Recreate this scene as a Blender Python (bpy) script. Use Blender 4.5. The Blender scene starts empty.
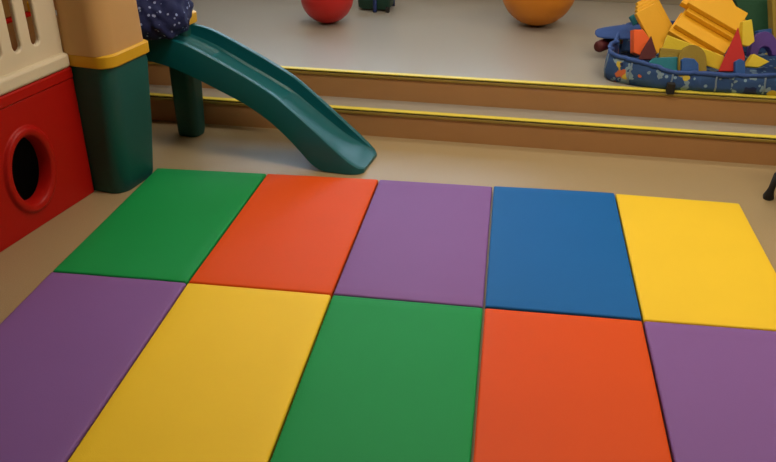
import bpy, bmesh, math, random
from mathutils import Vector, Matrix, Euler, noise
random.seed(4)
C = bpy.context.scene.collection
R = math.radians

# ------------------------------------------------------------------ materials
def srgb(r, g, b):
    f = lambda c: ((c/255+0.055)/1.055)**2.4 if c/255 > 0.04045 else c/255/12.92
    return (f(r), f(g), f(b), 1)

def mat(name, col, rough=0.5, var=0.0, vscale=20, bump=0.0, bscale=80, spec=0.5, metallic=0, emit=None, dist=0.01):
    m = bpy.data.materials.new(name); m.use_nodes = True
    nt = m.node_tree; N = nt.nodes; L = nt.links
    b = N['Principled BSDF']
    b.inputs['Base Color'].default_value = col
    b.inputs['Roughness'].default_value = rough
    b.inputs['Specular IOR Level'].default_value = spec
    b.inputs['Metallic'].default_value = metallic
    if emit:
        b.inputs['Emission Color'].default_value = col
        b.inputs['Emission Strength'].default_value = emit
    tc = N.new('ShaderNodeTexCoord')
    if var:
        n = N.new('ShaderNodeTexNoise'); n.inputs['Scale'].default_value = vscale; n.inputs['Detail'].default_value = 5
        L.new(tc.outputs['Object'], n.inputs['Vector'])
        mx = N.new('ShaderNodeMix'); mx.data_type = 'RGBA'
        mx.inputs['A'].default_value = tuple(c*(1-var) for c in col[:3])+(1,)
        mx.inputs['B'].default_value = tuple(min(1, c*(1+var)) for c in col[:3])+(1,)
        L.new(n.outputs['Fac'], mx.inputs['Factor']); L.new(mx.outputs['Result'], b.inputs['Base Color'])
    if bump:
        n2 = N.new('ShaderNodeTexNoise'); n2.inputs['Scale'].default_value = bscale; n2.inputs['Detail'].default_value = 4
        L.new(tc.outputs['Object'], n2.inputs['Vector'])
        bp = N.new('ShaderNodeBump'); bp.inputs['Strength'].default_value = bump; bp.inputs['Distance'].default_value = dist
        L.new(n2.outputs['Fac'], bp.inputs['Height']); L.new(bp.outputs['Normal'], b.inputs['Normal'])
    return m

def speckle_mat(name, col, col2, rough, scale=260):
    m = mat(name, col, rough, bump=0.05, bscale=30)
    nt = m.node_tree; N = nt.nodes; L = nt.links; b = N['Principled BSDF']
    tc = N['Texture Coordinate']
    n = N.new('ShaderNodeTexNoise'); n.inputs['Scale'].default_value = scale; n.inputs['Detail'].default_value = 3
    r = N.new('ShaderNodeValToRGB'); r.color_ramp.elements[0].position = 0.42; r.color_ramp.elements[1].position = 0.6
    r.color_ramp.elements[0].color = col2; r.color_ramp.elements[1].color = col
    L.new(tc.outputs['Object'], n.inputs['Vector']); L.new(n.outputs['Fac'], r.inputs['Fac'])
    L.new(r.outputs['Color'], b.inputs['Base Color'])
    return m

def dots_mat(name, base, dot, scale, size, rough=0.8, extra=None):
    """fabric with scattered dots of another colour (and optional blotches in more colours)"""
    m = mat(name, base, rough, bump=0.25, bscale=60)
    nt = m.node_tree; N = nt.nodes; L = nt.links; b = N['Principled BSDF']
    tc = N['Texture Coordinate']
    v = N.new('ShaderNodeTexVoronoi'); v.inputs['Scale'].default_value = scale
    L.new(tc.outputs['Object'], v.inputs['Vector'])
    lt = N.new('ShaderNodeMath'); lt.operation = 'LESS_THAN'; lt.inputs[1].default_value = size
    L.new(v.outputs['Distance'], lt.inputs[0])
    mx = N.new('ShaderNodeMix'); mx.data_type = 'RGBA'
    mx.inputs['A'].default_value = base; mx.inputs['B'].default_value = dot
    L.new(lt.outputs[0], mx.inputs['Factor'])
    out = mx.outputs['Result']
    if extra:
        for (c, sc, th, off) in extra:
            mp = N.new('ShaderNodeMapping'); mp.inputs['Location'].default_value = off
            L.new(tc.outputs['Object'], mp.inputs['Vector'])
            n = N.new('ShaderNodeTexNoise'); n.inputs['Scale'].default_value = sc; n.inputs['Detail'].default_value = 2
            L.new(mp.outputs['Vector'], n.inputs['Vector'])
            g = N.new('ShaderNodeMath'); g.operation = 'GREATER_THAN'; g.inputs[1].default_value = th
            L.new(n.outputs['Fac'], g.inputs[0])
            m2 = N.new('ShaderNodeMix'); m2.data_type = 'RGBA'
            L.new(out, m2.inputs['A']); m2.inputs['B'].default_value = c
            L.new(g.outputs[0], m2.inputs['Factor']); out = m2.outputs['Result']
    L.new(out, b.inputs['Base Color'])
    return m

M = {
 'lower_floor': speckle_mat('vinyl floor beige', srgb(172,150,112), srgb(160,138,100), 0.42),
 'upper_floor': speckle_mat('vinyl floor grey beige', srgb(166,159,146), srgb(154,147,134), 0.30),
 'riser': mat('riser vinyl brown', srgb(176,130,82), 0.45, var=0.06, vscale=8, bump=0.05),
 'yellow_strip': mat('nosing yellow', srgb(236,216,78), 0.45, bump=0.1),
 'black_rubber': mat('black rubber', srgb(22,20,20), 0.7, bump=0.2),
 'olive_strip': mat('nosing olive', srgb(150,125,52), 0.45),
 'wall': mat('wall paint', srgb(196,186,168), 0.8, bump=0.05),
 'ceiling': mat('ceiling paint', srgb(215,210,200), 0.9),
 'base': mat('baseboard', srgb(150,140,120), 0.5),
 'white_paint': mat('white paint', srgb(215,212,205), 0.5),
 'lamp': mat('lamp diffuser', (1,0.88,0.72,1), 0.5, emit=2.0),
 'teal': mat('teal plastic', srgb(2,92,98), 0.40, var=0.05, vscale=6, bump=0.08, bscale=240),
 'teal_dark': mat('dark teal plastic', srgb(6,82,78), 0.5, var=0.05, vscale=6, bump=0.08, bscale=240),
 'tan': mat('tan plastic', srgb(196,155,98), 0.55, var=0.04, vscale=5, bump=0.06, bscale=200),
 'amber': mat('amber plastic', srgb(214,166,24), 0.45, bump=0.05),
 'cream': mat('cream plastic', srgb(222,210,182), 0.5, var=0.04, vscale=5, bump=0.08, bscale=150),
 'red_plastic': mat('red plastic', srgb(176,16,6), 0.45, bump=0.08, bscale=150, spec=0.3),
 'deck': mat('brown deck plastic', srgb(150,112,56), 0.6),
 'dark': mat('porthole shade', srgb(16,18,18), 0.8),  # near-black that stands for the shade behind the porthole
 'mat_green': mat('green mat vinyl', srgb(16,146,72), 0.6, var=0.03, vscale=4, bump=0.12, bscale=220, dist=0.003, spec=0.22),
 'mat_orange': mat('orange mat vinyl', srgb(224,80,8), 0.6, var=0.03, vscale=4, bump=0.12, bscale=220, dist=0.003, spec=0.22),
 'mat_purple': mat('purple mat vinyl', srgb(132,92,156), 0.6, var=0.03, vscale=4, bump=0.12, bscale=220, dist=0.003, spec=0.22),
 'mat_blue': mat('blue mat vinyl', srgb(8,98,168), 0.6, var=0.03, vscale=4, bump=0.12, bscale=220, dist=0.003, spec=0.22),
 'mat_yellow': mat('yellow mat vinyl', srgb(246,204,44), 0.6, var=0.03, vscale=4, bump=0.12, bscale=220, dist=0.003, spec=0.22),
 'ball_red': mat('red rubber', srgb(196,24,16), 0.4, bump=0.08, bscale=90),
 'ball_orange': mat('orange rubber', srgb(222,134,20), 0.45, bump=0.08, bscale=90),
 'foam_amber': mat('amber foam', srgb(232,172,20), 0.6, bump=0.15),
 'foam_yellow': mat('yellow foam', srgb(232,204,48), 0.6, bump=0.15),
 'foam_olive': mat('mustard foam', srgb(150,126,34), 0.65, bump=0.15),
 'foam_red': mat('red foam', srgb(196,26,20), 0.6, bump=0.15),
 'foam_maroon': mat('maroon foam', srgb(84,18,20), 0.65, bump=0.15),
 'foam_orange': mat('orange foam', srgb(250,104,40), 0.6, bump=0.15),
 'foam_teal': mat('teal foam', srgb(24,122,136), 0.6, bump=0.15),
 'foam_blue': mat('blue foam', srgb(34,84,150), 0.6, bump=0.15),
 'foam_purple': mat('purple foam', srgb(86,56,140), 0.6, bump=0.15),
 'foam_green': mat('dark green foam', srgb(14,74,42), 0.65, bump=0.15),
 'tub_blue': mat('blue tub fabric', srgb(38,72,136), 0.7, var=0.1, vscale=12, bump=0.3, bscale=25),
 'seam_grey': mat('pale seam tape', srgb(120,140,160), 0.7),
 'steel_blue': mat('blue painted tube', srgb(36,58,120), 0.4),
 'toy_green': mat('dark green toy plastic', srgb(14,60,46), 0.5),
}
M['tub_print'] = dots_mat('printed tub fabric', srgb(42,76,126), srgb(130,160,180), 17, 0.16,
    extra=[(srgb(125,150,165), 13, 0.605, (3,1,7)), (srgb(200,176,60), 10, 0.67, (11,4,2)), (srgb(205,105,60), 9, 0.68, (1,9,5)), (srgb(18,36,86), 7, 0.60, (5,5,1))])
M['polka'] = dots_mat('navy polka dot fabric', srgb(12,26,78), srgb(140,155,200), 30, 0.21)

# ------------------------------------------------------------------ helpers
def finish(bm, name, m, parent=None, smooth=False, bevel=0.0, seg=2, subsurf=0):
    bmesh.ops.remove_doubles(bm, verts=bm.verts, dist=1e-5)
    bmesh.ops.recalc_face_normals(bm, faces=bm.faces)
    me = bpy.data.meshes.new(name); bm.to_mesh(me); bm.free()
    me.materials.append(M[m] if isinstance(m, str) else m)
    if smooth or bevel:
        for p in me.polygons: p.use_smooth = True
    o = bpy.data.objects.new(name, me); C.objects.link(o)
    if parent: o.parent = parent
    if bevel:
        md = o.modifiers.new('bevel', 'BEVEL'); md.width = bevel; md.segments = seg; md.limit_method = 'ANGLE'; md.angle_limit = R(40)
        md.harden_normals = True
    if subsurf:
        md = o.modifiers.new('sub', 'SUBSURF'); md.levels = subsurf; md.render_levels = subsurf
    return o

def add_box(bm, x0, x1, y0, y1, z0, z1, mtx=None):
    vs = [bm.verts.new(((mtx @ Vector(p)) if mtx else Vector(p))) for p in
          [(x0,y0,z0),(x1,y0,z0),(x1,y1,z0),(x0,y1,z0),(x0,y0,z1),(x1,y0,z1),(x1,y1,z1),(x0,y1,z1)]]
    for f in [(0,3,2,1),(4,5,6,7),(0,1,5,4),(1,2,6,5),(2,3,7,6),(3,0,4,7)]:
        bm.faces.new([vs[i] for i in f])

def add_prism(bm, pts, z0, z1, mtx=None):
    t = (lambda p: mtx @ Vector(p)) if mtx else Vector
    a = [bm.verts.new(t((x, y, z0))) for x, y in pts]; b = [bm.verts.new(t((x, y, z1))) for x, y in pts]
    n = len(pts)
    bm.faces.new(a[::-1]); bm.faces.new(b)
    for i in range(n): bm.faces.new([a[i], a[(i+1)%n], b[(i+1)%n], b[i]])

def loft(bm, rings, cap=True, closed=True):
    V = [[bm.verts.new(p) for p in r] for r in rings]
    for i in range(len(V)-1):
        n = len(V[i])
        for k in range(n if closed else n-1):
            bm.faces.new([V[i][k], V[i][(k+1)%n], V[i+1][(k+1)%n], V[i+1][k]])
    if cap: bm.faces.new(V[0][::-1]); bm.faces.new(V[-1])
    return V

def add_tube(bm, path, rad, n=14):
    path = [Vector(p) for p in path]; rings = []
    for i, p in enumerate(path):
        d = (path[min(i+1, len(path)-1)] - path[max(i-1, 0)]).normalized()
        a = d.cross(Vector((0.3, 0.9, 0.1))).normalized(); b = d.cross(a)
        r = rad[i] if isinstance(rad, (list, tuple)) else rad
        rings.append([p + a*r*math.cos(2*math.pi*k/n) + b*r*math.sin(2*math.pi*k/n) for k in range(n)])
    loft(bm, rings)

def rounded(x0, x1, y0, y1, radii, seg=8):
    """rounded rectangle, radii for corners (x0,y0),(x1,y0),(x1,y1),(x0,y1)"""
    out = []
    for (cx, cy, sx, sy, r, a0) in [(x0, y0, 1, 1, radii[0], 180), (x1, y0, -1, 1, radii[1], 270), (x1, y1, -1, -1, radii[2], 0), (x0, y1, 1, -1, radii[3], 90)]:
        for k in range(seg+1):
            a = R(a0 + 90*k/seg)
            out.append((cx+sx*r+r*math.cos(a), cy+sy*r+r*math.sin(a)))
    return out

def tag(o, label, cat, group=None, kind=None):
    o['label'] = label; o['category'] = cat
    if group: o['group'] = group
    if kind: o['kind'] = kind
    return o

def empty(name, loc, rz=0):
    o = bpy.data.objects.new(name, None); C.objects.link(o); o.location = loc; o.rotation_euler = (0, 0, rz)
    o.empty_display_size = 0.1
    return o

def struct(bm, name, m, bevel=0.0, **k):
    o = finish(bm, name, m, None, bevel=bevel, **k); o['kind'] = 'structure'; return o

# ------------------------------------------------------------------ room shell (rotated a little against the mats)
ANG = Matrix.Rotation(R(-2.77), 4, 'Z')
YB, YT, H1, H2 = 0.718, 0.915, 0.1575, 0.315
X0, X1, Y0, Y1, ZC = -2.6, 5.2, -5.0, 3.13, 2.9
def sbox(name, m, *b, bevel=0.0):
    bm = bmesh.new(); add_box(bm, *b, mtx=ANG); return struct(bm, name, m, bevel)
sbox('floor', 'lower_floor', X0, X1, Y0, YB+0.02, -0.1, 0)
bm = bmesh.new(); add_box(bm, X0, X1, YB, Y1, -0.1, H1-0.004, mtx=ANG); struct(bm, 'trim_1', 'riser')['label'] = 'brown riser of the lower step'
bm = bmesh.new(); add_box(bm, X0, X1, YT, Y1, H1-0.004, H2-0.004, mtx=ANG); struct(bm, 'trim_2', 'riser')['label'] = 'brown riser of the upper step'
sbox('step_tread', 'upper_floor', X0, X1, YB+0.03, YT, H1-0.004, H1)
sbox('upper_floor', 'upper_floor', X0, X1, YT+0.03, Y1, H2-0.004, H2)
# nosings: yellow lip, black groove, yellow lip
def nosing(i, y, z):
    sbox('trim_%d' % (3+3*i), 'yellow_strip', X0, X1, y-0.002, y+0.036, z-0.006, z+0.004, bevel=0.001)
    sbox('trim_%d' % (4+3*i), 'black_rubber', X0, X1, y-0.002, y+0.004, z-0.010, z+0.000)
    sbox('trim_%d' % (5+3*i), 'olive_strip', X0, X1, y-0.008, y+0.004, z-0.024, z-0.009, bevel=0.002)
nosing(0, YB, H1); nosing(1, YT, H2)
sbox('ceiling', 'ceiling', X0-.1, X1+.1, Y0-.1, Y1+.1, ZC, ZC+.1)
sbox('wall_left', 'wall', X0-.1, X0, Y0-.1, Y1+.1, -0.1, ZC)
sbox('wall_right', 'wall', X1, X1+.1, Y0-.1, Y1+.1, -0.1, ZC)
sbox('wall_front', 'wall', X0, X1, Y0-.1, Y0, -0.1, ZC)
# back wall with a window opening
WX0, WX1, WZ0, WZ1 = -0.9, 1.9, 1.25, 2.45
bm = bmesh.new()
for b in [(X0, WX0, Y1, Y1+.12, -0.1, ZC), (WX1, X1, Y1, Y1+.12, -0.1, ZC), (WX0, WX1, Y1, Y1+.12, -0.1, WZ0), (WX0, WX1, Y1, Y1+.12, WZ1, ZC)]:
    add_box(bm, *b, mtx=ANG)
struct(bm, 'wall_back', 'wall')
bm = bmesh.new()
n = 3; w = (WX1-WX0)/n
for k in range(n+1): add_box(bm, WX0+k*w-.03, WX0+k*w+.03, Y1+.02, Y1+.09, WZ0, WZ1, mtx=ANG)
for z in (WZ0, WZ1-.05): add_box(bm, WX0, WX1, Y1+.02, Y1+.09, z, z+.05, mtx=ANG)
win = struct(bm, 'window_1', 'white_paint')
glass = bpy.data.materials.new('window glass'); glass.use_nodes = True
g = glass.node_tree.nodes['Principled BSDF']; g.inputs['Transmission Weight'].default_value = 1; g.inputs['Roughness'].default_value = 0; g.inputs['IOR'].default_value = 1.02
bm = bmesh.new(); add_box(bm, WX0+.01, WX1-.01, Y1+.05, Y1+.056, WZ0+.02, WZ1-.02, mtx=ANG)
finish(bm, 'window_pane', glass, win)
sbox('baseboard_back', 'base', X0, X1, Y1-.015, Y1, H2, H2+.09, bevel=0.003)
sbox('baseboard_left', 'base', X0, X0+.015, Y0, YB, 0, .09, bevel=0.003)
sbox('baseboard_right', 'base', X1-.015, X1, Y0, YB, 0, .09, bevel=0.003)

# ceiling lights (real fixtures)
def ceiling_light(i, x, y, power, col=(1, 0.88, 0.72)):
    e = empty('ceiling_light', (ANG @ Vector((x, y, ZC))), R(-2.77))
    bm = bmesh.new()
    for b in [(-.62, .62, -.32, -.29, -.05, -.0), (-.62, .62, .29, .32, -.05, -.0), (-.62, -.59, -.29, .29, -.05, -.0), (.59, .62, -.29, .29, -.05, -.0)]: add_box(bm, *b)
    finish(bm, 'frame', 'white_paint', e)
    bm = bmesh.new(); add_box(bm, -.59, .59, -.29, .29, -.02, -.005); finish(bm, 'diffuser', 'lamp', e)
    ld = bpy.data.lights.new('panel lamp', 'AREA'); ld.shape = 'RECTANGLE'; ld.size = 1.15; ld.size_y = .55; ld.energy = power; ld.color = col
    lo = bpy.data.objects.new('panel_lamp', ld); C.objects.link(lo); lo.parent = e; lo.location = (0, 0, -.03)
    return e
LAMPS = [(1.5, -0.4, 34), (3.4, -0.9, 32), (0.6, 1.7, 10), (3.4, 1.5, 15)]
LW = ['above the left end of the mats', 'above the right end of the mats', 'above the steps near the slide', 'above the steps near the tub of blocks']
for i, (x, y, pw) in enumerate(LAMPS):
    e = ceiling_light(i, x, y, pw)
    tag(e, 'flat rectangular ceiling light panel ' + LW[i], 'ceiling light', 'ceiling light panels')

# daylight through the window
w = bpy.data.worlds.new('world'); bpy.context.scene.world = w; w.use_nodes = True
bg = w.node_tree.nodes['Background']; bg.inputs['Color'].default_value = (0.60, 0.78, 1, 1); bg.inputs['Strength'].default_value = 1.6
ld = bpy.data.lights.new('window daylight', 'AREA'); ld.shape = 'RECTANGLE'; ld.size = 2.8; ld.size_y = 1.2; ld.energy = 52; ld.color = (0.62, 0.80, 1)
lo = bpy.data.objects.new('window_daylight', ld); C.objects.link(lo)
lo.location = ANG @ Vector(((WX0+WX1)/2, Y1+.2, (WZ0+WZ1)/2)); lo.rotation_euler = (R(-90), 0, R(-2.77))

# ------------------------------------------------------------------ gym mats
MATT = 0.03
far = [(0.022,-0.02),(0.621,-0.004),(1.213,0.008),(1.798,0.009),(2.402,0.016),(2.993,-0.010)]
midr = [(0.002,-1.101),(0.595,-1.101),(1.198,-1.103),(1.801,-1.108),(2.400,-1.109),(3.000,-1.105)]
near = [(0.000,-2.215),(0.600,-2.21),(1.199,-2.21),(1.801,-2.215),(2.398,-2.212),(3.000,-2.21)]
MATS = [
 (0,0,'mat_green','green gym mat with a corner against the tower base, in the far row'),
 (0,1,'mat_orange','orange gym mat in the far row, at the foot of the slide'),
 (0,2,'mat_purple','purple gym mat in the far row between the orange and blue mats'),
 (0,3,'mat_blue','blue gym mat, the only blue one, in the far row'),
 (0,4,'mat_yellow','yellow gym mat at the right end of the far row'),
 (1,0,'mat_purple','purple gym mat at the left end of the near row, left of the yellow mat'),
 (1,1,'mat_yellow','yellow gym mat in the near row between purple and green mats'),
 (1,2,'mat_green','green gym mat in the near row between yellow and orange mats'),
 (1,3,'mat_orange','orange gym mat in the near row, in front of the blue mat'),
 (1,4,'mat_purple','purple gym mat at the right end of the near row'),
]
def gym_mat(q, m, label, gap=0.004, lift=0.0, rot=0):
    # q: four corners, counter-clockwise from far left; a padded slab with soft edges and a very slightly domed top
    c = sum((Vector(p) for p in q), Vector((0, 0)))/4
    bm = bmesh.new(); nx, ny = 12, 20
    def P(u, v):
        a = Vector(q[0]).lerp(Vector(q[1]), u); b = Vector(q[3]).lerp(Vector(q[2]), u); return a.lerp(b, v)
    wx = (Vector(q[1])-Vector(q[0])).length; wy = (Vector(q[3])-Vector(q[0])).length
    def lin(n, L):
        s = [gap/L, (gap+.003)/L, (gap+.009)/L]; e = [1-x for x in s[::-1]]
        return s + [s[-1]+(e[0]-s[-1])*k/(n) for k in range(1, n)] + e
    U, V = lin(nx, wx), lin(ny, wy)
    def dome(i, n): return {0: -.006, 1: -.0015, 2: 0.0}.get(min(i, n-1-i), 0.0)
    top = [[bm.verts.new((P(u, v)[0]-c[0], P(u, v)[1]-c[1], MATT+lift+dome(i, len(U))+dome(j, len(V))*1.0
            + 0.0012*noise.noise(Vector((u*3+c[0]*5, v*4+c[1]*5, 0))))) for i, u in enumerate(U)] for j, v in enumerate(V)]
    for j in range(len(V)-1):
        for i in range(len(U)-1): bm.faces.new([top[j][i], top[j+1][i], top[j+1][i+1], top[j][i+1]])
    edge = [top[0][i] for i in range(len(U))] + [top[j][-1] for j in range(1, len(V))] + [top[-1][i] for i in range(len(U)-2, -1, -1)] + [top[j][0] for j in range(len(V)-2, 0, -1)]
    bot = [bm.verts.new((v.co.x, v.co.y, 0.0)) for v in edge]
    n = len(edge)
    for i in range(n): bm.faces.new([edge[i], edge[(i+1)%n], bot[(i+1)%n], bot[i]])
    bm.faces.new(bot)
    o = finish(bm, 'gym_mat', m, smooth=True)
    o.location = (c[0], c[1], 0.0005)
    return tag(o, label, 'mat', 'folding gym mats on the lower floor')
rows = [far, midr, near]
for r, k, m, lab in MATS:
    a, b = rows[r], rows[r+1]
    gym_mat([a[k], a[k+1], b[k+1], b[k]], m, lab, lift=(0.004 if m == 'mat_blue' else 0.0))

# ------------------------------------------------------------------ toddler climber with slide
TH = R(-11)
climb = empty('toddler_climber', (-0.2, -0.295, 0), TH)
tag(climb, 'plastic toddler climber with red porthole panel, cream picket rail, tan post and teal slide', 'climber')
def corner_post(y0, y1, xa, xb, rr, ztop=1.55, zb=0.655, flip=False):
    def ring(grow, z, taper=0.0):
        rad = (0.02, rr, 0.03, 0.02) if not flip else (0.03, 0.04, 0.04, 0.03)
        fl = (0 if flip else .038*min(1, z/.6))
        return [Vector((x, y, z)) for x, y in rounded(xa-grow*.2, xb+grow+fl, y0-grow, y1+grow+fl*.6, rad)]
    bm = bmesh.new(); loft(bm, [ring(-.012, 0), ring(-.006, .03), ring(.0, .3), ring(0.0, zb-.03), ring(-.004, zb)])
    b = finish(bm, 'post_base', 'teal_dark', climb, smooth=False, bevel=0.004); b['label'] = 'dark teal lower post'
    bm = bmesh.new(); loft(bm, [ring(.004, zb), ring(.010, zb+.006), ring(.010, zb+.055), ring(.002, zb+.062)])
    b = finish(bm, 'collar', 'amber', climb, bevel=0.003); b['label'] = 'amber collar around the post'
    bm = bmesh.new(); loft(bm, [[Vector((p.x, p.y - (.022*max(0, 1-(p.y-y0)/.1) if not flip else 0), p.z)) for p in rg] for rg in (ring(-.006, zb+.058), ring(-.010, .9), ring(-.014, ztop-.02), ring(-.03, ztop))])
    b = finish(bm, 'post', 'tan', climb, bevel=0.004); b['label'] = 'tan upper post'
corner_post(0.0, 0.30, -0.03, 0.172, 0.075)
corner_post(0.80, 0.94, -0.03, 0.115, 0.04, flip=True)
corner_post(-1.42, -1.12, -0.03, 0.16, 0.05, flip=True)
corner_post(0.80, 0.94, -1.0, -0.86, 0.04, flip=True)

# red lower panel with an oval porthole
def porthole_panel(y0, y1, z0, z1, cy, cz, ry, rz, xf, xb):
    bm = bmesh.new(); N_ = 48
    def bound(a):
        dy, dz = math.cos(a), math.sin(a)
        ts = []
        if dy > 1e-6: ts.append((y1-cy)/dy)
        if dy < -1e-6: ts.append((y0-cy)/dy)
        if dz > 1e-6: ts.append((z1-cz)/dz)
        if dz < -1e-6: ts.append((z0-cz)/dz)
        t = min(ts); return (cy+dy*t, cz+dz*t)
    angs = [2*math.pi*k/N_ for k in range(N_)] + [math.atan2(z-cz, y-cy) % (2*math.pi) for y in (y0, y1) for z in (z0, z1)]
    angs = sorted(set(round(a, 6) for a in angs))
    E = lambda a, g: (cy+(ry+g)*math.cos(a), cz+(rz+g)*math.sin(a))
    rings = []
    rings.append([(xf, *bound(a)) for a in angs])
    rings.append([(xf, *E(a, .055)) for a in angs])
    rings.append([(xf+.016, *E(a, .045)) for a in angs])
    rings.append([(xf+.020, *E(a, .030)) for a in angs])
    rings.append([(xf+.012, *E(a, .012)) for a in angs])
    rings.append([(xf-.010, *E(a, .002)) for a in angs])
    rings.append([(xf-.040, *E(a, 0)) for a in angs])
    rings.append([(xb, *E(a, 0)) for a in angs])
    rings.append([(xb, *bound(a)) for a in angs])
    rings.append(rings[0])
    loft(bm, rings, cap=False)
    return bm
bm = porthole_panel(-1.12, 0.0, 0.0, 0.60, -0.385, 0.283, 0.108, 0.152, 0.0, -0.055)
o = finish(bm, 'porthole_panel', 'red_plastic', climb, bevel=0.006); o['label'] = 'red lower panel with a raised oval porthole'
bm = bmesh.new(); add_box(bm, -.11, .006, -1.12, .0, .598, .655)
o = finish(bm, 'panel_ledge', 'red_plastic', climb, bevel=0.012, seg=3)
# cream picket rail
def rail(y0, y1, z0, z1, zs, ys, w, x0, x1):
    bm = bmesh.new()
    # lower band, then pickets between rounded slots
    edges = [y0] + [e for y in ys for e in (y-w/2, y+w/2)] + [y1]
    # outline polygon in (y,z) with slots open at top, top bar added separately
    pts = [(y0, z0), (y1, z0), (y1, z1)]
    for y in sorted(ys, reverse=True):
        pts.append((y+w/2, z1))
        for k in range(0, 9):
            a = R(0 - 180*k/8); pts.append((y+w/2*math.cos(a), zs+w*.5+w/2*math.sin(a)))
        pts.append((y-w/2, z1))
    pts.append((y0, z1))
    P = Matrix(((0, 0, 1, 0), (1, 0, 0, 0), (0, 1, 0, 0), (0, 0, 0, 1)))
    add_prism(bm, pts, x0, x1, P)
    add_box(bm, x0-.005, x1+.005, y0, y1, z1, z1+.09)
    return bm
slots = [-0.175 - .116*k for k in range(8)]
bm = rail(-1.12, -0.014, 0.655, 1.28, 0.80, slots, 0.05, -0.042, -0.015)
o = finish(bm, 'picket_rail', 'cream', climb, bevel=0.010, seg=3); o['label'] = 'cream picket rail above the red panel'
bm = bmesh.new(); add_box(bm, -.085, .012, -1.12, -.01, .655, .725)
finish(bm, 'rail_foot', 'cream', climb, bevel=0.018, seg=4)
# deck and far side
bm = bmesh.new(); add_box(bm, -.26, -.23, -1.11, -.02, .0, .59); o = finish(bm, 'shade_panel', 'dark', climb, bevel=0.004); o['label'] = 'added dark panel standing for the shade inside the porthole'  # added dark sheet, makes the hole look unlit inside
bm = bmesh.new(); add_box(bm, -.9, -.105, -1.12, .85, .60, .64); finish(bm, 'deck', 'deck', climb, bevel=0.006)
bm = bmesh.new(); add_box(bm, -.98, -.90, -1.3, .82, .0, .66); finish(bm, 'side_panel', 'red_plastic', climb, bevel=0.01)
bm = bmesh.new(); add_box(bm, -.97, -.92, -1.3, .82, .66, .80); o = finish(bm, 'side_rail', 'deck', climb, bevel=0.01)
bm = bmesh.new(); add_box(bm, -.98, -.91, -1.3, .82, .80, 1.35); o = finish(bm, 'upper_panel', 'red_plastic', climb, bevel=0.01)
bm = bmesh.new(); add_box(bm, -.86, .02, .86, .92, .66, 1.25); o = finish(bm, 'end_panel', 'tan', climb, bevel=0.01)

# slide: moulded chute following a curve; local frame x along the slide
def interp(tab, s):
    for (a, va), (b, vb) in zip(tab, tab[1:]):
        if s <= b: t = (s-a)/(b-a); return va + (vb-va)*t
    return tab[-1][1]
rim = [(-1.16,.66),(-1.05,.656),(-.93,.638),(-.79,.580),(-.6,.492),(-.43,.402),(-.28,.283),(-.14,.165),(-.05,.090),(0.0,.048),(.035,.026),(.045,.010)]
low = [(-1.16,.53),(-1.0,.50),(-.86,.45),(-.74,.40),(-.6,.342),(-.465,.262),(-.335,.150),(-.235,.035),(-.20,.004),(.045,0.0)]
dep = [(-1.16,.03),(-1.08,.05),(-.95,.075),(-.7,.09),(-.3,.085),(-.13,.06),(-.06,.035),(.0,.008),(.045,.003)]
def smoothed(tab, s): return sum(interp(tab, max(tab[0][0], min(tab[-1][0], s+d)))*w_ for d, w_ in ((-.045,.2),(-.02,.2),(0,.2),(.02,.2),(.045,.2)))
SLW = 0.335
bm = bmesh.new(); rings = []
S = [-1.16 + (1.205)*k/60 for k in range(61)]
for s in S:
    zr, zl, d = smoothed(rim, s), smoothed(low, s), smoothed(dep, s)
    zl = max(0.0, min(zl, zr-.006)); 
    e = min(1, max(0, (s+.075)/.12))                       # round the exit corners in plan
    c = .05*(1-math.sqrt(max(0, 1-e*e))) if e > 0 else 0
    W_ = SLW
    r = .030
    zf = zr-d; zi = max(zl+.004, zf)
    pr_ = [(c, zl), (c, zr-.006), (c+.002, zr-.001), (c+.005, zr), (c+r-.003, zr), (c+r+.001, zr-.003*min(1, d/.03)),
           (c+r+.003, zf+d*.45), (c+r+.008, zi+d*.12), (c+r+.022, zi)]
    pr_ += [(W_-x, z) for x, z in pr_[::-1]]
    rings.append([Vector((s, y, z)) for y, z in pr_])
loft(bm, rings)
sl = finish(bm, 'slide_chute', 'teal', climb, smooth=True)
sl['label'] = 'teal curved slide chute'
th = R(-8) - TH
sl.location = (1.163, 0.618, 0.002); sl.rotation_euler = (0, 0, th)
md = sl.modifiers.new('es', 'EDGE_SPLIT'); md.split_angle = R(32)

# ------------------------------------------------------------------ polka-dot cloth heaped at the top of the slide
bm = bmesh.new()
bmesh.ops.create_icosphere(bm, subdivisions=5, radius=1)
for v in bm.verts:
    p = v.co.copy(); n1 = noise.noise(p*1.7+Vector((3, 1, 2))); n2 = noise.noise(p*4.2)
    s = 1 + .18*n1 + .12*n2 + .05*noise.noise(p*9)
    z = p.z*s
    z = (z if z > -.72 else -.72 + (z+.72)*.08)
    v.co = Vector((p.x*.165*s*(1.0-.22*p.z), p.y*.215*s*(1.0-.1*p.z), z*.19))
o = finish(bm, 'polka_dot_bag', 'polka', smooth=True)
o.location = (-0.02, 0.315, 0.66+0.135); o.rotation_euler = (0, 0, R(-12))
tag(o, 'crumpled navy cloth bag with white dots at the top of the slide', 'bag')

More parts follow.
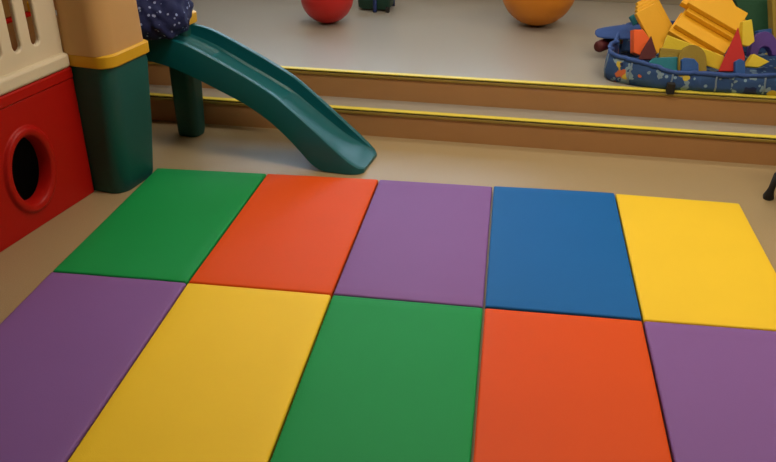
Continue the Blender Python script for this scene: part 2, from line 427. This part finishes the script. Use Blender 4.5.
# ------------------------------------------------------------------ balls
def ball(name, x, y, r, m, label, vrot=0):
    bm = bmesh.new(); rings = []
    nlat, nlon = 32, 64
    bm_v = []
    for i in range(1, nlat):
        t = math.pi*i/nlat
        rr = r*(1 - 0.006*max(0, math.cos(t*18)))                 # faint moulded ribs
        bm_v.append([Vector((rr*math.sin(t)*math.cos(2*math.pi*k/nlon), rr*math.sin(t)*math.sin(2*math.pi*k/nlon), -rr*math.cos(t))) for k in range(nlon)])
    loft(bm, bm_v)
    o = finish(bm, name, m, smooth=True)
    o.location = (x, y, H2+r); tag(o, label, 'ball', 'inflated balls on the upper floor')
    bm = bmesh.new(); pts = [Vector((.012*math.cos(a*math.pi/8), .012*math.sin(a*math.pi/8), 0)) for a in range(16)]
    loft(bm, [[p for p in pts], [p*.8+Vector((0, 0, .004)) for p in pts]])
    v = finish(bm, 'valve', m, o, smooth=True)
    v.matrix_local = Matrix.Rotation(R(vrot), 4, 'Z') @ Matrix.Rotation(R(70), 4, 'X') @ Matrix.Translation((0, 0, r-.002))
    return o
ball('ball', 0.524, 2.019, 0.190, 'ball_red', 'large red ball on the upper floor behind the slide', 200)
ball('exercise_ball', 2.012, 2.178, 0.266, 'ball_orange', 'large orange exercise ball on the upper floor by the tub of blocks', 200)

# ------------------------------------------------------------------ green toy behind the red ball
toy = empty('toy_stool', (0.80, 2.50, H2), R(-4))
tag(toy, 'dark green toddler stool with a blue leg beside the red ball', 'stool')
bm = bmesh.new(); loft(bm, [[Vector((x*s, y*s, z)) for x, y in rounded(-.13, .13, -.10, .10, (.04,)*4)] for s, z in ((.86, .012), (.95, .03), (1.0, .12), (1.02, .22))])
finish(bm, 'body', 'toy_green', toy, bevel=0.004)
bm = bmesh.new(); loft(bm, [[Vector((x*s, y*s, z)) for x, y in rounded(-.15, .15, -.12, .12, (.05,)*4)] for s, z in ((.97, .22), (1.0, .228), (1.0, .25), (.95, .26))])
finish(bm, 'seat', 'toy_green', toy, bevel=0.003)
for k, (x, y) in enumerate([(0.02, -.125), (-.10, .11), (.11, .11)]):
    bm = bmesh.new(); add_tube(bm, [(x, y, 0.004), (x, y, .1), (x, y*.98, .225)], [.016, .014, .014])
    finish(bm, 'leg', 'steel_blue', toy, smooth=True)['label'] = 'blue leg'
bm = bmesh.new(); add_box(bm, .10, .128, -.125, -.09, 0.001, .04); finish(bm, 'foot', 'black_rubber', toy, bevel=0.004)

# ------------------------------------------------------------------ child's chair at the right edge
ch = empty('child_chair', (3.345, 0.00, 0), R(8))
tag(ch, 'child chair with blue tube legs and black feet, at the right edge', 'chair')
def leg(x, y, sx, sy, front=True):
    top = Vector((x, y, .30)); bot = Vector((x+sx*.03, y+sy*.030, .012))
    bm = bmesh.new(); a = bot.lerp(top, .42); add_tube(bm, [a, top], .0125)
    l = finish(bm, 'leg', 'steel_blue', ch, smooth=True)
    bm = bmesh.new(); add_tube(bm, [bot-Vector((sx*.004,0,.010)), bot+Vector((0,0,.006)), bot.lerp(top, .10), bot.lerp(top, .16), bot.lerp(top, .44)], [.026, .026, .019, .016, .017])
    f = finish(bm, 'leg_sleeve', 'black_rubber', l, smooth=True); f['label'] = 'black rubber foot sleeve'
for sx in (-1, 1):
    for sy in (-1, 1): leg(sx*.135, sy*.12, sx, sy)
bm = bmesh.new(); loft(bm, [[Vector((x*s, y*s, z)) for x, y in rounded(-.155, .155, -.15, .15, (.04,)*4)] for s, z in ((.96, .295), (1, .30), (1, .312), (.97, .318))])
finish(bm, 'seat', 'foam_blue', ch, bevel=0.002)
bm = bmesh.new()
P = Matrix(((1, 0, 0, 0), (0, 0, 1, 0), (0, 1, 0, 0), (0, 0, 0, 1)))
add_prism(bm, rounded(-.15, .15, .42, .58, (.04,)*4), .145, .157, P); finish(bm, 'backrest', 'foam_blue', ch, bevel=0.003)
for sx in (-1, 1):
    bm = bmesh.new(); add_tube(bm, [(sx*.12, .13, .30), (sx*.12, .165, .40), (sx*.12, .168, .56)], .011); finish(bm, 'back_frame', 'steel_blue', ch, smooth=True)

# ------------------------------------------------------------------ soft tub of foam blocks
tub = empty('fabric_tub', (2.93, 1.25, H2))
tag(tub, 'low floppy blue fabric tub printed with sea shapes, full of foam blocks', 'tub')
T0 = Vector((2.93, 1.25, H2))
foot = [(2.49,1.42),(2.45,1.24),(2.405,1.06),(2.41,.945),(2.52,.870),(2.68,.815),(2.85,.800),(3.05,.795),(3.25,.785),(3.45,.82),(3.54,.95),(3.55,1.2),(3.54,1.5),(3.45,1.68),(3.2,1.72),(2.9,1.70),(2.65,1.66),(2.53,1.58)]
hts =  [.165,.16,.165,.160,.150,.122,.108,.108,.116,.13,.14,.15,.17,.18,.19,.185,.18,.17]
def densify(P, n=8):
    out = []; m_ = len(P)
    for i in range(m_):
        p0, p1, p2, p3 = [Vector(P[(i+k-1) % m_]) for k in range(4)]
        for k in range(n):
            t = k/n
            out.append(0.5*((2*p1)+(-p0+p2)*t+(2*p0-5*p1+4*p2-p3)*t*t+(-p0+3*p1-3*p2+p3)*t**3))
    return out
pl = densify([(x, y, h) for (x, y), h in zip(foot, hts)])
bm = bmesh.new()
ctr = Vector((2.96, 1.26))
def tubring(off, fz, wob, seed):
    out = []
    n = len(pl)
    for i, p in enumerate(pl):
        q = Vector((p.x, p.y)); d = (ctr-q).normalized()
        seam = abs(((i/n*15) % 1) - .5)*2               # vertical seams pull the wall in
        o_ = off + wob*(.5*noise.noise(Vector((q.x*7, q.y*7, seed))) + (.9 if seam > .84 else 0)*.9)
        q = q + d*o_
        zz = fz*p.z*(1+.10*noise.noise(Vector((q.x*6, q.y*6, 3.3)))) 
        out.append(Vector((q.x, q.y, zz + H2 + .001)) - T0)
    return out
rings = [tubring(.012, 0, 0, 0), tubring(-.002, .06, .01, 1), tubring(-.012, .35, .022, 2), tubring(-.004, .62, .03, 3), tubring(.004, .86, .02, 4),
         tubring(.022, .90, .02, 4), tubring(.030, .55, .02, 5), tubring(.034, .06, .01, 1)]
loft(bm, rings, cap=False)
# floor of the tub
V = [bm.verts.new(p) for p in tubring(.034, .06, .01, 1)]; bm.faces.new(V)
o = finish(bm, 'wall', 'tub_print', tub, smooth=True); o['label'] = 'printed blue fabric wall'
# padded rim
bm = bmesh.new(); rr = []
n = len(pl); mid = tubring(.010, .93, .022, 4)
for i in range(n):
    a, b, c = mid[i-1], mid[i], mid[(i+1) % n]
    t = (c-a).normalized(); s = t.cross(Vector((0, 0, 1))).normalized(); u = s.cross(t)
    rad = .013*(1+.25*noise.noise(b*30))
    rr.append([b + s*rad*math.cos(k*math.pi/5) + u*rad*math.sin(k*math.pi/5) for k in range(10)])
rr.append(rr[0]); loft(bm, rr, cap=False)
o = finish(bm, 'rim', 'tub_blue', tub, smooth=True); o['label'] = 'plain blue padded rim'
# stitched seams down the outside of the wall
outer = [tubring(-.002, .06, .01, 1), tubring(-.012, .35, .022, 2), tubring(-.004, .62, .03, 3), tubring(.004, .86, .02, 4)]
for k in range(0, 14):
    i = (2 + int(k*144/14)) % len(pl)
    path = [q[i] for q in outer]
    path = [p + (p-Vector((ctr.x-2.93, ctr.y-1.25, p.z))).normalized()*.002 for p in path]
    bm = bmesh.new(); add_tube(bm, path, .005, 8)
    sm = finish(bm, 'seam', 'seam_grey', tub, smooth=True); sm['label'] = 'pale grey-blue vertical seam'
# folded flap with rolled end at the far left corner
bm = bmesh.new()
G = [[(2.34,1.37,.455),(2.46,1.33,.462),(2.58,1.30,.475),(2.68,1.28,.47)],
     [(2.35,1.45,.485),(2.46,1.44,.495),(2.58,1.44,.505),(2.70,1.42,.50)],
     [(2.36,1.52,.470),(2.47,1.53,.495),(2.59,1.55,.510),(2.72,1.55,.49)]]
Vt = [[bm.verts.new(Vector(p)-T0) for p in r] for r in G]; Vb = [[bm.verts.new(Vector(p)-T0-Vector((-.006, -.004, .022))) for p in r] for r in G]
for j in range(2):
    for i in range(3):
        bm.faces.new([Vt[j][i], Vt[j][i+1], Vt[j+1][i+1], Vt[j+1][i]]); bm.faces.new([Vb[j][i], Vb[j+1][i], Vb[j+1][i+1], Vb[j][i+1]])
for i in range(3):
    bm.faces.new([Vt[0][i], Vb[0][i], Vb[0][i+1], Vt[0][i+1]]); bm.faces.new([Vt[2][i], Vt[2][i+1], Vb[2][i+1], Vb[2][i]])
for j in range(2):
    bm.faces.new([Vt[j][0], Vt[j+1][0], Vb[j+1][0], Vb[j][0]]); bm.faces.new([Vt[j][3], Vb[j][3], Vb[j+1][3], Vt[j+1][3]])
o = finish(bm, 'flap', 'tub_blue', tub, smooth=True, subsurf=1); o['label'] = 'plain blue flap folded over the far left corner'
bm = bmesh.new(); add_tube(bm, [Vector((2.375,1.36,.395))-T0, Vector((2.385,1.37,.395))-T0, Vector((2.43,1.42,.40))-T0, Vector((2.50,1.50,.41))-T0], [.030,.036,.036,.03], 20)
o = finish(bm, 'rolled_end', 'foam_maroon', tub, smooth=True); o['label'] = 'dark rolled end under the flap'
# small black clip overhanging the step edge
bm = bmesh.new(); add_box(bm, -.022, .022, -.018, .020, -.012, .050); o = finish(bm, 'clip', 'black_rubber', tub, bevel=0.006)
o.location = Vector((2.735, .775, H2+.004)) - T0; o['label'] = 'small black clip at the step edge'

# foam blocks: each a thing of its own.  axes() gives an orientation from two directions
def axes(loc, a, b):
    a = Vector(a).normalized(); b = Vector(b); b = (b - a*b.dot(a)).normalized(); n_ = a.cross(b)
    m = Matrix((a, b, n_)).transposed().to_4x4(); m.translation = Vector(loc); return m
def block(name, pts, th, m, loc, a, b, label, group='foam blocks piled in the tub', bevel=.005):
    """prism: outline pts in the a-b plane, thickness th along -(a x b) side"""
    bm = bmesh.new(); add_prism(bm, pts, -th/2, th/2)
    o = finish(bm, name, m, bevel=bevel, seg=3); o.matrix_world = axes(loc, a, b); o.matrix_basis = o.matrix_world
    tag(o, label, 'toy block', group); return o
def rect(w, h): return [(-w/2, -h/2), (w/2, -h/2), (w/2, h/2), (-w/2, h/2)]
def disc(r, n=32, a0=0, a1=360):
    pts = [(r*math.cos(R(a0+(a1-a0)*k/n)), r*math.sin(R(a0+(a1-a0)*k/n))) for k in range(n+1 if a1-a0 < 360 else n)]
    return pts
BLOCKS = []
block('foam_plank', rect(0.325,0.190), 0.030, 'foam_amber', (2.917,1.151,0.532), (0.84, -0.25, -0.4), (-0.45, -0.75, -0.35), 'lowest long amber foam plank of the large stack, just above the bright yellow block', 'amber foam planks stacked askew in the tub', bevel=0.004)
block('foam_plank', rect(0.325,0.170), 0.030, 'foam_amber', (2.944,1.151,0.564), (0.84, -0.25, -0.4), (-0.45, -0.75, -0.35), 'second amber foam plank up in the large stack, a thin strip of it showing', 'amber foam planks stacked askew in the tub', bevel=0.004)
block('foam_plank', rect(0.325,0.190), 0.030, 'foam_amber', (3.010,1.225,0.633), (0.84, -0.25, -0.4), (-0.45, -0.75, -0.35), 'third amber foam plank up in the large stack, its broad face showing', 'amber foam planks stacked askew in the tub', bevel=0.004)
block('foam_plank', rect(0.325,0.180), 0.030, 'foam_amber', (3.010,1.231,0.677), (0.84, -0.25, -0.4), (-0.45, -0.75, -0.35), 'fourth amber foam plank up in the large stack, a thin strip of it showing', 'amber foam planks stacked askew in the tub', bevel=0.004)
block('foam_slab', [(-0.179,0.098),(-0.158,-0.126),(-0.014,-0.213),(0.208,-0.011),(0.191,0.076)], 0.034, 'foam_amber', (2.998,1.270,0.665), (0.84, -0.25, -0.4), (-0.45, -0.75, -0.35), 'topmost amber foam slab of the large stack, cut by the top of the photo', 'amber foam planks stacked askew in the tub', bevel=0.005)
block('foam_plank', rect(0.270,0.135), 0.032, 'foam_amber', (2.678,1.220,0.554), (0.53, -0.3, -0.78), (0.8, 0.45, 0.37), 'amber foam plank standing at the left end of the pile, its broad face showing', 'amber foam planks stacked askew in the tub', bevel=0.005)
block('foam_plank', rect(0.270,0.135), 0.032, 'foam_amber', (2.685,1.275,0.563), (0.53, -0.3, -0.78), (0.8, 0.45, 0.37), 'second amber foam plank from the left, tucked behind the broad one', 'amber foam planks stacked askew in the tub', bevel=0.005)
block('foam_plank', rect(0.270,0.135), 0.032, 'foam_amber', (2.692,1.330,0.571), (0.53, -0.3, -0.78), (0.8, 0.45, 0.37), 'third amber foam plank from the left in the standing row', 'amber foam planks stacked askew in the tub', bevel=0.005)
block('foam_plank', rect(0.270,0.135), 0.032, 'foam_amber', (2.699,1.385,0.580), (0.53, -0.3, -0.78), (0.8, 0.45, 0.37), 'fourth amber foam plank from the left, against the large stack', 'amber foam planks stacked askew in the tub', bevel=0.005)
block('foam_block', [(-0.157,-0.062),(0.182,-0.030),(0.170,0.049),(-0.169,0.030)], 0.035, 'foam_yellow', (2.860,0.985,0.489), (0.9, -0.1, -0.33), (0.3, 0.2, 0.9), 'bright yellow foam block under the large amber stack', bevel=0.005)
block('foam_arch', [(0.076,0.002),(0.073,0.020),(0.066,0.038),(0.055,0.053),(0.042,0.066),(0.027,0.075),(0.010,0.081),(-0.007,0.083),(-0.024,0.080),(-0.039,0.073),(-0.053,0.063),(-0.064,0.050),(-0.072,0.034),(-0.076,0.016),(-0.076,-0.002),(-0.071,-0.068),(0.082,-0.064)], 0.030, 'foam_olive', (2.852,0.915,0.463), (1, 0.05, 0), (0, 0.35, 0.94), 'mustard half-round foam block behind the front wall of the tub', bevel=0.003)
block('foam_block', [(-0.063,-0.046),(0.071,-0.054),(0.065,0.024),(-0.058,0.032)], 0.030, 'foam_olive', (2.740,0.975,0.476), (1, 0.05, 0), (0, 0.35, 0.94), 'mustard foam block left of the half-round one', bevel=0.005)
block('foam_block', [(-0.079,-0.052),(0.087,-0.048),(0.081,0.030),(0.057,0.046),(-0.069,0.037),(-0.090,0.014)], 0.035, 'foam_teal', (2.714,0.930,0.424), (1, 0.05, 0), (0, 0.35, 0.94), 'teal foam block against the front wall of the tub', bevel=0.005)
block('foam_block', [(-0.034,-0.056),(0.059,-0.053),(0.053,0.013),(0.029,0.039),(-0.025,0.043),(-0.041,0.032)], 0.030, 'foam_blue', (2.828,0.875,0.440), (1, 0.05, 0), (0, 0.35, 0.94), 'blue foam block in front of the mustard half-round', bevel=0.005)
block('foam_wedge', [(-0.041,-0.056),(-0.005,-0.074),(0.054,0.021),(0.011,0.074),(-0.043,0.075)], 0.060, 'foam_orange', (2.578,1.090,0.501), (1, 0.25, 0), (0, 0.35, 0.94), 'orange foam wedge at the left of the pile', bevel=0.005)
block('foam_block', [(-0.037,-0.030),(-0.042,-0.077),(0.049,-0.059),(0.043,-0.015),(-0.006,0.067)], 0.040, 'foam_maroon', (2.624,1.000,0.499), (1, -0.2, -0.1), (0, 0.35, 0.94), 'dark maroon foam block beside the orange wedge', bevel=0.005)
block('foam_wedge', [(-0.055,-0.117),(0.058,-0.103),(0.068,-0.025),(-0.001,0.132)], 0.060, 'foam_red', (3.067,0.930,0.514), (1, -0.3, 0), (0, 0.35, 0.94), 'tall red foam triangle at the right end of the amber stack', bevel=0.005)
block('foam_block', [(-0.027,-0.067),(0.012,-0.071),(0.042,-0.043),(0.015,0.078),(-0.033,0.065)], 0.060, 'foam_yellow', (3.149,1.050,0.587), (1, 0.05, 0), (0, 0.35, 0.94), 'upright pale yellow foam block right of the amber stack', bevel=0.005)
block('foam_wedge', [(0.014,-0.038),(0.071,-0.004),(-0.020,0.038),(-0.062,-0.035)], 0.060, 'foam_yellow', (3.208,0.980,0.454), (1, 0.05, 0), (0, 0.35, 0.94), 'small yellow foam wedge in front of the purple arch', bevel=0.005)
block('foam_arch', [(0.086,-0.020),(0.080,0.015),(0.068,0.047),(0.052,0.075),(0.033,0.096),(0.011,0.109),(-0.011,0.113),(-0.032,0.108),(-0.051,0.094),(-0.066,0.072),(-0.077,0.043),(-0.082,0.010),(-0.082,-0.025),(-0.037,-0.024),(-0.036,-0.004),(-0.029,0.013),(-0.017,0.024),(-0.003,0.028),(0.013,0.025),(0.026,0.014),(0.036,-0.002),(0.041,-0.022)], 0.070, 'foam_purple', (3.287,1.140,0.464), (1, 0.05, 0), (0, 0.35, 0.94), 'purple foam arch at the right of the pile', bevel=0.005)
block('foam_block', [(-0.040,-0.059),(0.051,-0.056),(0.057,0.001),(0.029,0.053),(-0.049,0.039)], 0.060, 'foam_blue', (3.311,1.260,0.515), (1, 0.05, 0), (0, 0.35, 0.94), 'blue foam block behind the purple arch', bevel=0.005)
block('foam_block', [(-0.027,-0.055),(0.026,-0.054),(0.020,0.011),(-0.008,0.027),(-0.033,0.010)], 0.050, 'foam_blue', (3.100,0.870,0.465), (1, 0.05, 0), (0, 0.35, 0.94), 'small blue foam block in front of the red triangle', bevel=0.005)
block('foam_block', [(-0.072,-0.077),(-0.026,-0.141),(0.110,-0.117),(0.109,0.145),(-0.127,0.178)], 0.120, 'foam_green', (3.269,1.500,0.609), (1, 0.1, 0.1), (0, 0.35, 0.94), 'large dark green foam block behind the pile', bevel=0.005)
block('foam_block', [(-0.013,-0.159),(0.095,-0.168),(0.068,0.115),(-0.051,0.124)], 0.080, 'foam_olive', (3.358,1.300,0.659), (1, 0.05, 0), (0, 0.35, 0.94), 'mustard foam block cut by the right edge of the photo', bevel=0.005)
block('foam_block', [(0.008,-0.035),(0.036,-0.011),(0.003,0.035),(-0.025,0.017)], 0.040, 'foam_teal', (2.556,1.300,0.583), (1, 0.05, 0), (0, 0.35, 0.94), 'small teal foam block at the far left of the pile', bevel=0.005)

# ------------------------------------------------------------------ camera
cam = bpy.data.cameras.new('camera'); co = bpy.data.objects.new('camera', cam); C.objects.link(co)
cam.sensor_width = 36; cam.lens = 820.05/776*36; cam.clip_start = 0.05
m3 = Matrix(((0.9893445502152947, -0.06944621368983346, 0.12796321488397483), (0.14559179365399413, 0.4681286189542317, -0.8715839751490482), (0.0006249639262565738, 0.880927249845383, 0.47325129677576283)))
co.matrix_world = Matrix.Translation((1.819, -3.799, 1.796)) @ m3.to_4x4()
sc = bpy.context.scene; sc.camera = co
sc.view_settings.view_transform = 'Standard'; sc.view_settings.look = 'None'; sc.view_settings.gamma = 1; sc.view_settings.exposure = -0.08
sc.view_settings.use_curve_mapping = False
